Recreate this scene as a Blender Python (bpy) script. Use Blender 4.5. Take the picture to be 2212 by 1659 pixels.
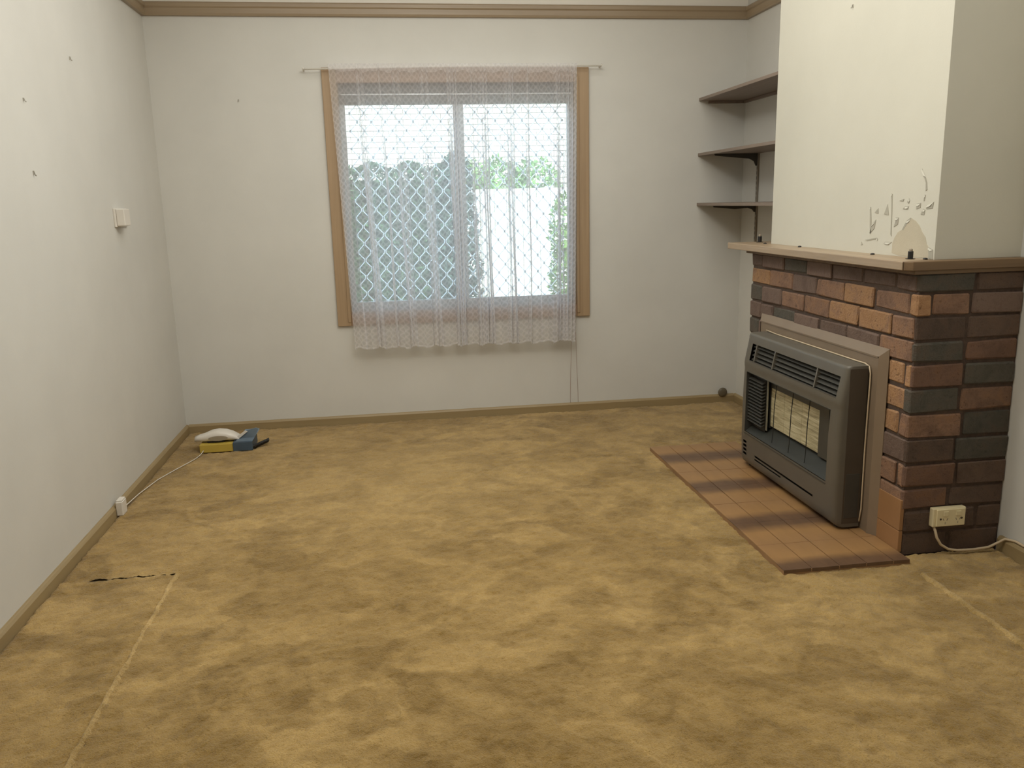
import bpy, math, random
import numpy as np
from mathutils import Vector, Matrix
random.seed(7)
rng = np.random.default_rng(11)
scn = bpy.context.scene
col = scn.collection
for o in list(bpy.data.objects):
    bpy.data.objects.remove(o)

# ------------------------------------------------------------------ camera
cd = bpy.data.cameras.new('camera')
cam = bpy.data.objects.new('camera', cd)
col.objects.link(cam)
R_ = Vector((0.98919467, -0.14469209, -0.02362439))
U_ = Vector((0.0534713, 0.20602721, 0.97708424))
F_ = Vector((0.13650909, 0.96778974, -0.21153789))
cam.matrix_world = Matrix(((R_.x, U_.x, -F_.x, 1.3278937), (R_.y, U_.y, -F_.y, -5.38981656),
                           (R_.z, U_.z, -F_.z, 1.37889735), (0, 0, 0, 1)))
cd.sensor_fit = 'HORIZONTAL'
cd.sensor_width = 36.0
cd.lens = 1813.2133 / 2212 * 36
cd.clip_start = 0.02
cd.clip_end = 200
scn.camera = cam

# ------------------------------------------------------------------ light and exposure
scn.view_settings.view_transform = 'Standard'
scn.view_settings.look = 'None'
scn.view_settings.gamma = 1.0
scn.view_settings.use_curve_mapping = False
scn.view_settings.exposure = 0.04

wd = bpy.data.worlds.new('sky')
scn.world = wd
wd.use_nodes = True
wn = wd.node_tree
for n_ in list(wn.nodes):
    wn.nodes.remove(n_)
wo = wn.nodes.new('ShaderNodeOutputWorld')
wb = wn.nodes.new('ShaderNodeBackground')
wb.inputs['Color'].default_value = (0.62, 0.80, 1.0, 1)
wb.inputs['Strength'].default_value = 4.6
wn.links.new(wb.outputs[0], wo.inputs[0])

sd = bpy.data.lights.new('sun', 'SUN')
sd.energy = 9.0
sd.angle = 0.01
sd.color = (1.0, 0.96, 0.88)
sun = bpy.data.objects.new('sun', sd)
col.objects.link(sun)
sun.rotation_euler = Vector((-0.10, 0.62, -0.78)).to_track_quat('-Z', 'Y').to_euler()   # from behind the house, over its roof

ld = bpy.data.lights.new('ceiling_lamp_light', 'POINT')
ld.energy = 26
ld.color = (0.985, 0.985, 0.93)
ld.shadow_soft_size = 0.13
lamp = bpy.data.objects.new('ceiling_lamp_light', ld)
col.objects.link(lamp)
lamp.location = (1.72, -2.36, 2.62)

ad_ = bpy.data.lights.new('ceiling_fill', 'AREA')          # added fill panel under the ceiling, evens out the room light
ad_.shape = 'RECTANGLE'; ad_.size = 2.8; ad_.size_y = 3.2
ad_.energy = 56
ad_.color = (0.985, 0.985, 0.94)
topfill = bpy.data.objects.new('ceiling_fill', ad_)
col.objects.link(topfill)
topfill.location = (1.75, -2.35, 2.84)
fd = bpy.data.lights.new('rear_fill_light', 'AREA')      # added cool fill by the right wall, unseen behind the camera; no window there
fd.shape = 'RECTANGLE'; fd.size = 1.5; fd.size_y = 1.3
fd.energy = 9
fd.color = (0.90, 0.95, 1.0)
rearfill = bpy.data.objects.new('rear_fill_light', fd)
col.objects.link(rearfill)
rearfill.location = (3.62, -4.7, 1.5)
rearfill.rotation_euler = (math.radians(90), 0, math.radians(90))

# ------------------------------------------------------------------ helpers
class MB:
    def __init__(s):
        s.v = []; s.f = []; s.mi = []
    def add(s, vs, fs, mi=0):
        b = len(s.v)
        s.v += [tuple(v) for v in vs]
        s.f += [tuple(b + i for i in f) for f in fs]
        s.mi += [mi] * len(fs)
        return s
    def box(s, x0, y0, z0, x1, y1, z1, mi=0):
        return s.add([(x0,y0,z0),(x1,y0,z0),(x1,y1,z0),(x0,y1,z0),(x0,y0,z1),(x1,y0,z1),(x1,y1,z1),(x0,y1,z1)],
              [(0,3,2,1),(4,5,6,7),(0,1,5,4),(1,2,6,5),(2,3,7,6),(3,0,4,7)], mi)
    def prism(s, poly, d0, d1, axis, mi=0):
        """polygon in the two other axes (in order), extruded along axis from d0 to d1"""
        n = len(poly)
        def pt(p, d):
            l = list(p); l.insert(axis, d); return tuple(l)
        vs = [pt(p, d0) for p in poly] + [pt(p, d1) for p in poly]
        fs = [tuple(range(n-1, -1, -1)), tuple(range(n, 2*n))]
        fs += [(i, (i+1) % n, n + (i+1) % n, n + i) for i in range(n)]
        return s.add(vs, fs, mi)
    def tube(s, pts, r, n=8, mi=0, cap=True):
        pts = [Vector(p) for p in pts]
        rs = r if isinstance(r, (list, tuple)) else [r] * len(pts)
        vs = []; fs = []
        up = None
        for i, p in enumerate(pts):
            t = (pts[min(i+1, len(pts)-1)] - pts[max(i-1, 0)])
            t = t.normalized() if t.length > 1e-9 else Vector((0,0,1))
            if up is None:
                a = Vector((0,0,1)) if abs(t.z) < .9 else Vector((1,0,0))
                up = (a - t * a.dot(t)).normalized()
            else:
                up = (up - t * up.dot(t))
                up = up.normalized() if up.length > 1e-6 else Vector((1,0,0))
            q = t.cross(up)
            for k in range(n):
                a = 2 * math.pi * k / n
                vs.append(p + (up * math.cos(a) + q * math.sin(a)) * rs[i])
        for i in range(len(pts)-1):
            for k in range(n):
                fs.append((i*n+k, i*n+(k+1) % n, (i+1)*n+(k+1) % n, (i+1)*n+k))
        if cap:
            fs.append(tuple(range(n-1, -1, -1)))
            fs.append(tuple(range((len(pts)-1)*n, len(pts)*n)))
        return s.add(vs, fs, mi)
    def lathe(s, prof, c, axis=2, n=20, mi=0):
        """prof: (radius, height) pairs"""
        vs = []; fs = []
        for r, h in prof:
            for k in range(n):
                a = 2*math.pi*k/n
                p = [r*math.cos(a), r*math.sin(a)]
                p.insert(axis, h)
                vs.append((c[0]+p[0], c[1]+p[1], c[2]+p[2]))
        m = len(prof)
        for i in range(m-1):
            for k in range(n):
                fs.append((i*n+k, i*n+(k+1) % n, (i+1)*n+(k+1) % n, (i+1)*n+k))
        fs.append(tuple(range(n-1, -1, -1)))
        fs.append(tuple(range((m-1)*n, m*n)))
        return s.add(vs, fs, mi)
    def build(s, name, mat, parent=None, smooth=False, bevel=0, kind=None, label=None, seg=2):
        off = Vector((0,0,0))
        p = parent
        while p is not None:
            off += p.location
            p = p.parent
        me = bpy.data.meshes.new(name)
        me.from_pydata([(v[0]-off.x, v[1]-off.y, v[2]-off.z) for v in s.v], [], s.f)
        mats = mat if isinstance(mat, (list, tuple)) else [mat]
        for m in mats:
            me.materials.append(m)
        if len(mats) > 1:
            me.polygons.foreach_set('material_index', s.mi)
        import bmesh
        bm = bmesh.new(); bm.from_mesh(me)
        bmesh.ops.recalc_face_normals(bm, faces=bm.faces)
        bm.to_mesh(me); bm.free()
        if smooth:
            me.polygons.foreach_set('use_smooth', [True]*len(me.polygons))
        me.update()
        o = bpy.data.objects.new(name, me)
        col.objects.link(o)
        if parent is not None:
            o.parent = parent
        if bevel:
            b = o.modifiers.new('bevel', 'BEVEL'); b.width = bevel; b.segments = seg; b.limit_method = 'ANGLE'
        if kind: o['kind'] = kind
        if label: o['label'] = label
        return o

def thing(name, label, cat, loc, group=None):
    o = bpy.data.objects.new(name, None)
    o.empty_display_size = .05
    col.objects.link(o)
    o.location = loc
    o['label'] = label; o['category'] = cat
    if group: o['group'] = group
    return o
def tag(o, label, cat, group=None):
    o['label'] = label; o['category'] = cat
    if group: o['group'] = group
    return o
def structure(o):
    o['kind'] = 'structure'
    return o
def lin(c):
    """sRGB 0-255 to linear"""
    r = []
    for x in c:
        x /= 255
        r.append(x/12.92 if x <= .04045 else ((x+.055)/1.055)**2.4)
    return tuple(r) + (1,)

# ------------------------------------------------------------------ materials
class NT:
    def __init__(s, name):
        s.m = bpy.data.materials.new(name); s.m.use_nodes = True
        s.t = s.m.node_tree
        s.b = s.t.nodes['Principled BSDF']
        s.out = s.t.nodes['Material Output']
    def n(s, typ, **kw):
        nd = s.t.nodes.new(typ)
        for k, v in kw.items():
            if k in nd.inputs: nd.inputs[k].default_value = v
            else: setattr(nd, k, v)
        return nd
    def l(s, a, b): s.t.links.new(a, b)
    def coord(s, scale=(1,1,1), rot=(0,0,0)):
        g = s.n('ShaderNodeNewGeometry')
        mp = s.n('ShaderNodeMapping')
        mp.inputs['Scale'].default_value = scale
        mp.inputs['Rotation'].default_value = rot
        s.l(g.outputs['Position'], mp.inputs['Vector'])
        return mp.outputs[0]
    def noise(s, vec, scale, detail=3, rough=.5, dist=0):
        nd = s.n('ShaderNodeTexNoise', Scale=scale, Detail=detail, Roughness=rough, Distortion=dist)
        if vec: s.l(vec, nd.inputs['Vector'])
        return nd.outputs['Fac']
    def ramp(s, fac, stops):
        r = s.n('ShaderNodeValToRGB')
        e = r.color_ramp.elements
        while len(e) < len(stops): e.new(.5)
        for i, (p, c) in enumerate(stops):
            e[i].position = p; e[i].color = c
        s.l(fac, r.inputs['Fac'])
        return r.outputs['Color']
    def mix(s, fac, a, b, blend='MIX'):
        nd = s.n('ShaderNodeMix', data_type='RGBA', blend_type=blend)
        for val, i in ((fac, 0), (a, 6), (b, 7)):
            if hasattr(val, 'links'): s.l(val, nd.inputs[i])
            else: nd.inputs[i].default_value = val
        return nd.outputs[2]
    def bump(s, h, strength, dist=.01):
        b = s.n('ShaderNodeBump', Strength=strength, Distance=dist)
        s.l(h, b.inputs['Height'])
        s.l(b.outputs[0], s.b.inputs['Normal'])
    def base(s, c):
        if hasattr(c, 'links'): s.l(c, s.b.inputs['Base Color'])
        else: s.b.inputs['Base Color'].default_value = c
    def rough(s, r): s.b.inputs['Roughness'].default_value = r

def plain(name, rgb, rough=.5, metal=0, var=.06, bump=0, bscale=200, spec=None):
    k = NT(name)
    v = k.coord()
    f = k.noise(v, 9, 4)
    c = lin(rgb)
    lo = tuple(x*(1-var) for x in c[:3]) + (1,)
    hi = tuple(min(1, x*(1+var)) for x in c[:3]) + (1,)
    k.base(k.ramp(f, [(.3, lo), (.7, hi)]))
    k.rough(rough)
    k.b.inputs['Metallic'].default_value = metal
    if spec is not None: k.b.inputs['Specular IOR Level'].default_value = spec
    if bump: k.bump(k.noise(v, bscale, 2), bump, .002)
    return k.m

def wood(name, c0, c1, axis, rough=.45, scale=1.0):
    """grain running along axis"""
    k = NT(name)
    sc = [40*scale]*3; sc[axis] = 1.6*scale
    f = k.noise(k.coord(tuple(sc)), 1, 5, .6, .4)
    k.base(k.ramp(f, [(.3, lin(c0)), (.7, lin(c1))]))
    k.rough(rough)
    k.bump(f, .08, .002)
    return k.m

M = {}
def wallmat(name, rgb, rough=.55):
    k = NT(name)
    v = k.coord()
    f = k.noise(v, 2.2, 4, .6)
    c = lin(rgb)
    k.base(k.ramp(f, [(.3, tuple(x*.965 for x in c[:3])+(1,)), (.7, tuple(min(1, x*1.03) for x in c[:3])+(1,))]))
    k.rough(rough)
    k.b.inputs['Specular IOR Level'].default_value = .3
    k.bump(k.noise(v, 130, 3), .12, .002)
    return k.m
M['wall'] = wallmat('wall_paint', (206, 203, 195))
M['breast'] = wallmat('chimney_paint', (207, 203, 188))
M['frieze'] = wallmat('frieze_paint', (226, 219, 208))
M['ceiling'] = wallmat('ceiling_paint', (235, 231, 222), .8)
M['trimx'] = wood('brown_trim_along', (146,127,102), (156,137,111), 0, .38)
M['trimy'] = wood('brown_trim_deep', (146,127,102), (156,137,111), 1, .38)
M['skirtx'] = wood('olive_skirting_along', (144,123,86), (154,134,96), 0, .5)
M['skirty'] = wood('olive_skirting_deep', (144,123,86), (154,134,96), 1, .5)
M['casingz'] = wood('window_wood_upright', (154,128,98), (168,142,110), 2, .45)
M['casingx'] = wood('window_wood_across', (150,122,98), (164,136,112), 0, .45)
M['alu'] = plain('aluminium', (176,178,180), .4, .6, .04)
M['alugrille'] = plain('mill_aluminium', (214,216,218), .25, .35, .04)
M['shutter'] = plain('grey_shutter_box', (118,116,114), .5, 0, .05)
M['plastic'] = plain('cream_plastic', (222,208,168), .4, 0, .03)
M['whiteplastic'] = plain('white_plastic', (216,209,198), .35, 0, .03)
M['cream_cable'] = plain('cream_cable', (196,176,146), .5, 0, .05)
M['dark'] = plain('black_plastic', (28,26,24), .45, 0, .1)
M['brownmetal'] = plain('brown_enamel', (132,114,94), .45, .1, .05, .05, 400)
M['bronze'] = plain('bronze_enamel', (100,94,83), .45, .15, .05, .06, 600)
M['bronzedark'] = plain('dark_bronze', (72,70,64), .4, .2, .08)
M['shadedside'] = plain('shaded_side_bronze', (74,64,52), .5, 0, .06)  # heater bronze darkened: shade of its near side put into the colour
M['heatblack'] = plain('matt_black', (30,30,28), .6, 0, .1)
M['steel'] = plain('reflector_steel', (50,50,44), .55, .2, .08)
M['chrome'] = plain('bright_steel', (170,170,158), .3, .7, .05)
M['shelf'] = wood('shelf_brown', (122,107,95), (136,120,107), 1, .4)
M['bracket'] = plain('grey_bracket', (74,70,64), .45, .4, .06)
M['upright'] = plain('pale_upright', (150,140,126), .4, .5, .06)
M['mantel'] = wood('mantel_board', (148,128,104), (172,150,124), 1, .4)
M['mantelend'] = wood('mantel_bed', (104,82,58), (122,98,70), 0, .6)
M['rod'] = plain('white_rod', (222,216,204), .4, 0, .03)
M['cord'] = plain('twine', (150,122,104), .8, 0, .1)
M['knob'] = plain('dark_knob', (96,86,68), .5, 0, .06)
M['yellow'] = plain('yellow_card', (184,158,66), .55, 0, .08)
M['blue'] = plain('blue_card', (66,82,96), .5, 0, .14)
M['bluelight'] = plain('blue_card_inside', (104,118,130), .5, 0, .2)
M['greyplastic'] = plain('grey_plastic', (150,138,118), .5, 0, .05)
M['hookm'] = plain('hook_metal', (172,166,154), .5, 0, .05)

def brickmat(name, c0, c1, c2, spots=.5):
    k = NT(name)
    oi = k.n('ShaderNodeObjectInfo')
    v = k.coord()
    ofs = k.n('ShaderNodeVectorMath', operation='MULTIPLY_ADD')
    cmb = k.n('ShaderNodeCombineXYZ')
    for q in range(3): k.l(oi.outputs['Random'], cmb.inputs[q])
    k.l(cmb.outputs[0], ofs.inputs[0]); ofs.inputs[1].default_value = (37, 53, 71); k.l(v, ofs.inputs[2])
    vv = ofs.outputs[0]
    f1 = k.noise(vv, 11, 5, .65, 1.0)
    f2 = k.noise(vv, 120, 3, .75)
    pit = k.noise(vv, 55, 2, .6, .4)
    cmix = k.ramp(f1, [(.30, lin(c0)), (.50, lin(c1)), (.68, lin(c2))])
    sp = k.ramp(f2, [(.3, (.45,.4,.36,1)), (.45, (1,1,1,1))])
    c = k.mix(spots, cmix, sp, 'MULTIPLY')
    c = k.mix(spots, c, k.ramp(pit, [(.30, (.25,.20,.17,1)), (.37, (1,1,1,1))]), 'MULTIPLY')
    hv = k.n('ShaderNodeHueSaturation')
    mr = k.n('ShaderNodeMapRange'); mr.inputs['To Min'].default_value = .82; mr.inputs['To Max'].default_value = 1.14
    k.l(oi.outputs['Random'], mr.inputs['Value'])
    k.l(mr.outputs[0], hv.inputs['Value'])
    k.l(c, hv.inputs['Color'])
    k.l(hv.outputs[0], k.b.inputs['Base Color'])
    k.rough(.75)
    k.b.inputs['Specular IOR Level'].default_value = .3
    k.bump(k.mix(.4, f2, k.mix(.5, f1, pit)), .8, .008)
    return k.m
BR = {
 'P': brickmat('brick_purple_brown', (98,80,70), (114,95,84), (106,86,75), .3),
 'O': brickmat('brick_orange', (150,112,80), (168,130,94), (144,112,90), .6),
 'M': brickmat('brick_mid_brown', (114,88,72), (136,106,86), (148,112,84), .5),
 'D': brickmat('brick_dark_grey', (74,71,63), (86,81,72), (92,81,70), .3),
 'R': brickmat('brick_red_brown', (104,80,66), (120,92,76), (126,94,72), .35),
 'B': brickmat('brick_deep_brown', (82,67,57), (94,77,66), (100,80,66), .3),
}
k = NT('brown_mortar')
v = k.coord()
k.base(k.ramp(k.noise(v, 60, 4), [(.3, lin((68,54,45))), (.7, lin((84,67,56)))]))
k.rough(.9); k.bump(k.noise(v, 180, 3), .5, .004)
M['mortar'] = k.m

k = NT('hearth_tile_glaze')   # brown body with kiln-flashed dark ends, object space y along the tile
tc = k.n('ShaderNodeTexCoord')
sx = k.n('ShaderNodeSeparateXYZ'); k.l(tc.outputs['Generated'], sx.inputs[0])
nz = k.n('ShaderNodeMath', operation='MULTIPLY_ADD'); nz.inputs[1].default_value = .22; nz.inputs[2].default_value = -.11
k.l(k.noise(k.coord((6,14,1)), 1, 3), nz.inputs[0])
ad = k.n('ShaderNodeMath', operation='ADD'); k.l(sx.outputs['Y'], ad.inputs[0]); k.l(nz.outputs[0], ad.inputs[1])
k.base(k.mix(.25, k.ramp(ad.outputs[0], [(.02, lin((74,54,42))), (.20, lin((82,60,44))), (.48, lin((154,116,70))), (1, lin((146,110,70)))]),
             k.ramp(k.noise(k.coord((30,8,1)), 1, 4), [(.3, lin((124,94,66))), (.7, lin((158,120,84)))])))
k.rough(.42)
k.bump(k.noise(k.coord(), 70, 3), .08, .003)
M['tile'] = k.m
M['grout'] = plain('pale_grout', (150,116,80), .85, 0, .15)
M['orangetile'] = plain('orange_tile', (152,112,74), .45, 0, .06, .1, 90)

def carpetmat(name, lift):
    k = NT(name)
    v = k.coord()
    # brushed patches: pile lying one way looks light, the other way dark
    na = k.noise(k.coord((.80, 1.05, 1), (0,0,.35)), 3.6, 2.5, .5, 1.0)
    nb = k.noise(k.coord((.85, 1.1, 1), (0,0,-.5)), 8.5, 2.5, .55, .9)
    nc = k.noise(k.coord((.9, 1.0, 1), (0,0,.1)), 17, 3, .6, .5)
    pa = k.ramp(na, [(.42, (0,0,0,1)), (.455, (.40,.40,.40,1)), (.53, (.52,.52,.52,1)), (.560, (1,1,1,1))])
    pb = k.ramp(nb, [(.42, (0,0,0,1)), (.46, (.38,.38,.38,1)), (.53, (.52,.52,.52,1)), (.565, (1,1,1,1))])
    pc = k.ramp(nc, [(.42, (0,0,0,1)), (.58, (1,1,1,1))])
    patch = k.mix(.22, k.mix(.36, pa, pb), pc)
    d = lambda c: lin(tuple(min(255, q+lift) for q in c))
    cc = k.mix(patch, d((132,104,52)), d((193,160,99)))
    broad = k.noise(v, 1.1, 2)
    cc = k.mix(k.ramp(broad, [(.35, (0,0,0,1)), (.7, (.40,.40,.40,1))]), cc, d((146,116,60)))
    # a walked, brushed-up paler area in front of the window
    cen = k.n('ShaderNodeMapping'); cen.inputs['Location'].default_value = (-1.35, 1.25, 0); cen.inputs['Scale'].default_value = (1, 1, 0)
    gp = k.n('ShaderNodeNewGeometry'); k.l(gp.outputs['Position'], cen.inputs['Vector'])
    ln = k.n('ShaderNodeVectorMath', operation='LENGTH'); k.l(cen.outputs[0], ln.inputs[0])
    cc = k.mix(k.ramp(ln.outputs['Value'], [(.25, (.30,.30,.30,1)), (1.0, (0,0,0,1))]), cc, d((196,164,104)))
    fine = k.noise(v, 230, 2, .7)
    cc = k.mix(.42, cc, k.ramp(fine, [(.28, (.34,.30,.24,1)), (.50, (1.0,1.0,1.0,1))]), 'MULTIPLY')
    k.base(cc)
    k.rough(.95)
    k.b.inputs['Specular IOR Level'].default_value = .1
    k.b.inputs['Sheen Weight'].default_value = .2
    k.b.inputs['Sheen Roughness'].default_value = .5
    k.bump(k.mix(.55, fine, k.noise(v, 85, 3)), 1.0, .012)
    return k.m
M['carpet'] = carpetmat('carpet_pile', 0)
M['fray'] = carpetmat('frayed_carpet_edge', 22)

k = NT('radiant_plaque')
f = k.noise(k.coord((3, 5, 110)), 1, 4, .6, .15)
f2 = k.noise(k.coord((6, 14, 260)), 1, 3, .6, .1)
k.base(k.ramp(k.mix(.4, f, f2), [(.32, lin((116,104,78))), (.5, lin((178,166,130))), (.66, lin((212,202,168)))]))
k.rough(.7)
M['radiant'] = k.m

# lace: threads around small lozenge holes; see-through where there is no thread
k = NT('white_lace')
uv = k.n('ShaderNodeUVMap'); uv.uv_map = 'cloth'
sp = k.n('ShaderNodeSeparateXYZ'); k.l(uv.outputs[0], sp.inputs[0])
def m2(op, a, b):
    nd = k.n('ShaderNodeMath', operation=op)
    for i, q in enumerate((a, b)):
        if q is None: continue
        if hasattr(q, 'links'): k.l(q, nd.inputs[i])
        else: nd.inputs[i].default_value = q
    return nd.outputs[0]
def lozenge(pu, pv):
    # 1 in the middle of each lozenge hole, 0 on the threads between
    a = m2('COSINE', m2('MULTIPLY', sp.outputs['X'], 2*math.pi/pu), None)
    b = m2('COSINE', m2('MULTIPLY', sp.outputs['Y'], 2*math.pi/pv), None)
    return m2('MULTIPLY', m2('ADD', a, b), .5)
lz = lozenge(.044, .038)
hole = m2('SMOOTH_MIN', m2('MAXIMUM', m2('MULTIPLY', m2('ABSOLUTE', lz, None), 1.5), 0.0), 1.0)
hemm = m2('GREATER_THAN', .012, sp.outputs['Y'])
topm = m2('GREATER_THAN', sp.outputs['Y'], 1.665)
cov = m2('SUBTRACT', .53, m2('MULTIPLY', hole, .15))
cov = m2('ADD', cov, m2('MULTIPLY', m2('MAXIMUM', hemm, topm), .2))
# threads have thickness: seen aslant, the same weave covers more
gg = k.n('ShaderNodeNewGeometry')
dt = k.n('ShaderNodeVectorMath', operation='DOT_PRODUCT'); k.l(gg.outputs['Normal'], dt.inputs[0]); k.l(gg.outputs['Incoming'], dt.inputs[1])
ca = m2('MAXIMUM', m2('ABSOLUTE', dt.outputs['Value'], None), .16)
cov = m2('SUBTRACT', 1.0, m2('POWER', m2('SUBTRACT', 1.0, cov), m2('DIVIDE', 1.0, ca)))

tr = k.n('ShaderNodeBsdfTransparent')
df = k.n('ShaderNodeBsdfDiffuse'); df.inputs['Color'].default_value = lin((244,241,242))
tl = k.n('ShaderNodeBsdfTranslucent'); tl.inputs['Color'].default_value = lin((246,247,250))
mx = k.n('ShaderNodeMixShader'); mx.inputs[0].default_value = .6
k.l(df.outputs[0], mx.inputs[1]); k.l(tl.outputs[0], mx.inputs[2])
mx2 = k.n('ShaderNodeMixShader')
k.l(cov, mx2.inputs[0]); k.l(tr.outputs[0], mx2.inputs[1]); k.l(mx.outputs[0], mx2.inputs[2])
k.l(mx2.outputs[0], k.out.inputs['Surface'])
M['lace'] = k.m

k = NT('window_glass')
tr = k.n('ShaderNodeBsdfTransparent'); tr.inputs['Color'].default_value = (.93,.96,.95,1)
gl = k.n('ShaderNodeBsdfGlossy'); gl.inputs['Roughness'].default_value = .02
fr = k.n('ShaderNodeFresnel'); fr.inputs['IOR'].default_value = 1.5
mx = k.n('ShaderNodeMixShader')
k.l(fr.outputs[0], mx.inputs[0]); k.l(tr.outputs[0], mx.inputs[1]); k.l(gl.outputs[0], mx.inputs[2])
k.l(mx.outputs[0], k.out.inputs['Surface'])
M['glass'] = k.m

def leafmat(name, c0, c1):
    k = NT(name)
    f = k.noise(k.coord(), 14, 3)
    k.base(k.ramp(f, [(.35, lin(c0)), (.65, lin(c1))])); k.rough(.75)
    k.b.inputs['Specular IOR Level'].default_value = .2
    return k.m
M['leafdark'] = leafmat('hedge_leaf', (38,62,48), (66,98,66))
M['leafmid'] = leafmat('shrub_leaf', (50,70,66), (78,100,88))
M['leaflight'] = leafmat('bush_leaf', (80,122,60), (128,170,92))
M['stem'] = plain('bark', (80,66,52), .8, 0, .2)
M['ground'] = plain('pale_concrete', (196,192,182), .8, 0, .08)
M['creambrick'] = plain('cream_brick', (206,200,190), .8, 0, .08, .3, 60)
M['creammortar'] = plain('grey_mortar', (172,167,158), .9, 0, .08)
M['fence'] = wood('white_fence_paint', (236,236,230), (246,246,240), 2, .6)

# ------------------------------------------------------------------ room shell
W = 3.65
YN = -6.1        # wall behind the camera
CZ = 2.86
FL = -0.02       # slab under the carpet
WX0, WX1, WZ0, WZ1 = 1.06, 2.54, 0.70, 2.115     # window opening
structure(MB().box(-.12, YN-.1, FL-.12, W+.12, .14, FL).build('floor', M['stem']))
structure(MB().box(-.12, YN-.1, CZ, W+.12, .62, CZ+.12).build('ceiling', M['ceiling']))
structure(MB().box(-.12, YN-.1, FL, 0, .14, CZ).build('wall_left', M['wall']))
structure(MB().box(W, YN-.1, FL, W+.12, .14, CZ).build('wall_right', M['wall']))
structure(MB().box(0, YN-.1, FL, W, YN, CZ).build('wall_front', M['wall']))
wbk = structure(MB().box(0, 0, FL, WX0, .14, CZ).box(WX1, 0, FL, W, .14, CZ).box(WX0, 0, FL, WX1, .14, WZ0)
          .box(WX0, 0, WZ1, WX1, .14, CZ).build('wall_back', M['wall']))
MB().box(.002, -.004, 2.545, W-.002, .001, CZ-.002).build('frieze', M['frieze'], wbk)
# skirting boards
def skirt_profile(h, d): return [(0, FL), (d, FL), (d, h-.012), (d-.006, h-.003), (d-.010, h), (0, h)]
m = MB(); m.prism([(-d, z) for d, z in skirt_profile(.052, .018)], .018, W-.018, 0)
structure(m.build('baseboard_back', M['skirtx']))
m = MB(); m.prism([(d, z) for d, z in skirt_profile(.050, .018)], YN, 0, 1)
structure(m.build('baseboard_left', M['skirty']))
# (the prism puts its axis second: polygon is x,z)
m = MB(); m.prism([(W-d, z) for d, z in skirt_profile(.052, .018)], -1.135, 0, 1)
structure(m.build('baseboard_right', M['skirty']))
m = MB(); m.prism([(W-d, z) for d, z in skirt_profile(.056, .020)], YN, -2.60, 1)
structure(m.build('baseboard_near', M['skirty']))
# picture rail
rp = [(0, 2.470), (.018, 2.472), (.022, 2.484), (.022, 2.512), (.028, 2.520), (.028, 2.538), (.020, 2.546), (0, 2.546)]
m = MB(); m.prism([(-d, z) for d, z in rp], .0, W, 0)
structure(m.build('trim_1', M['trimx']))
m = MB(); m.prism([(d, z) for d, z in rp], YN, 0, 1)
structure(m.build('trim_2', M['trimy']))
m = MB(); m.prism([(W-d, z) for d, z in rp], -1.19, 0, 1)
structure(m.build('trim_3', M['trimy']))

# chimney breast above the mantel
BX, BY0, BY1 = 3.30, -2.545, -1.20       # plaster face, near side, far side
breast = structure(MB().box(BX, BY0, 1.136, W+.02, BY1, CZ).build('wall_chimney', M['breast'], bevel=.0012))

# ------------------------------------------------------------------ carpet
def vnoise(nx, ny, cells_x, cells_y, seed):
    r = np.random.default_rng(seed).random((cells_x+2, cells_y+2))
    x = np.linspace(0, cells_x, nx, endpoint=False); y = np.linspace(0, cells_y, ny, endpoint=False)
    xi = x.astype(int); yi = y.astype(int); fx = x-xi; fy = y-yi
    fx = fx*fx*(3-2*fx); fy = fy*fy*(3-2*fy)
    a = r[xi][:, yi]; b = r[xi+1][:, yi]; c = r[xi][:, yi+1]; d = r[xi+1][:, yi+1]
    return (a*(1-fx)[:, None]+b*fx[:, None])*(1-fy)+(c*(1-fx)[:, None]+d*fx[:, None])*fy
def carpet_piece(x0, x1, y0, y1, res, parent, seed, base=0.0, rag=.004, holes=()):
    nx = max(4, int((x1-x0)/res)); ny = max(4, int((y1-y0)/res))
    X, Y = np.meshgrid(np.linspace(x0, x1, nx), np.linspace(y0, y1, ny), indexing='ij')
    Lx, Ly = x1-x0, y1-y0
    H = (vnoise(nx, ny, max(1, int(Lx/.022)), max(1, int(Ly/.022)), seed)-.5)*.007
    H += (vnoise(nx, ny, max(1, int(Lx/.13)), max(1, int(Ly/.13)), seed+1)-.5)*.007
    H += (np.random.default_rng(seed+2).random((nx, ny))-.5)*.004
    e = np.minimum.reduce([X-x0, x1-X, Y-y0, y1-Y])
    H -= .007*np.clip(1-e/.012, 0, 1)**1.5
    cut = np.zeros(X.shape, bool)
    for a, b, c, d in holes:
        cut |= (X > a) & (X < b) & (Y > c) & (Y < d)
    jit = (np.random.default_rng(seed+3).random((nx, ny, 2))-.5)*rag
    V = np.stack([X+jit[..., 0], Y+jit[..., 1], base+H], -1).reshape(-1, 3)
    i = np.arange(nx*ny).reshape(nx, ny)
    F = np.stack([i[:-1, :-1], i[1:, :-1], i[1:, 1:], i[:-1, 1:]], -1).reshape(-1, 4)
    F = F[~cut.reshape(-1)[F].any(1)]
    used = np.unique(F); remap = np.zeros(len(V), int); remap[used] = np.arange(len(used))
    V = V[used]; F = remap[F]
    me = bpy.data.meshes.new('carpet_piece')
    me.vertices.add(len(V)); me.vertices.foreach_set('co', V.ravel())
    me.loops.add(F.size); me.loops.foreach_set('vertex_index', F.ravel())
    me.polygons.add(len(F))
    me.polygons.foreach_set('loop_start', np.arange(len(F))*4)
    me.polygons.foreach_set('loop_total', np.full(len(F), 4))
    me.polygons.foreach_set('use_smooth', np.ones(len(F), bool))
    me.update(calc_edges=True)
    me.materials.append(M['carpet'])
    o = bpy.data.objects.new('carpet_piece', me); col.objects.link(o)
    o.parent = parent
    return o
carpet = thing('carpet', 'mottled gold shag carpet covering the whole floor', 'carpet', (0, 0, FL))
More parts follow.
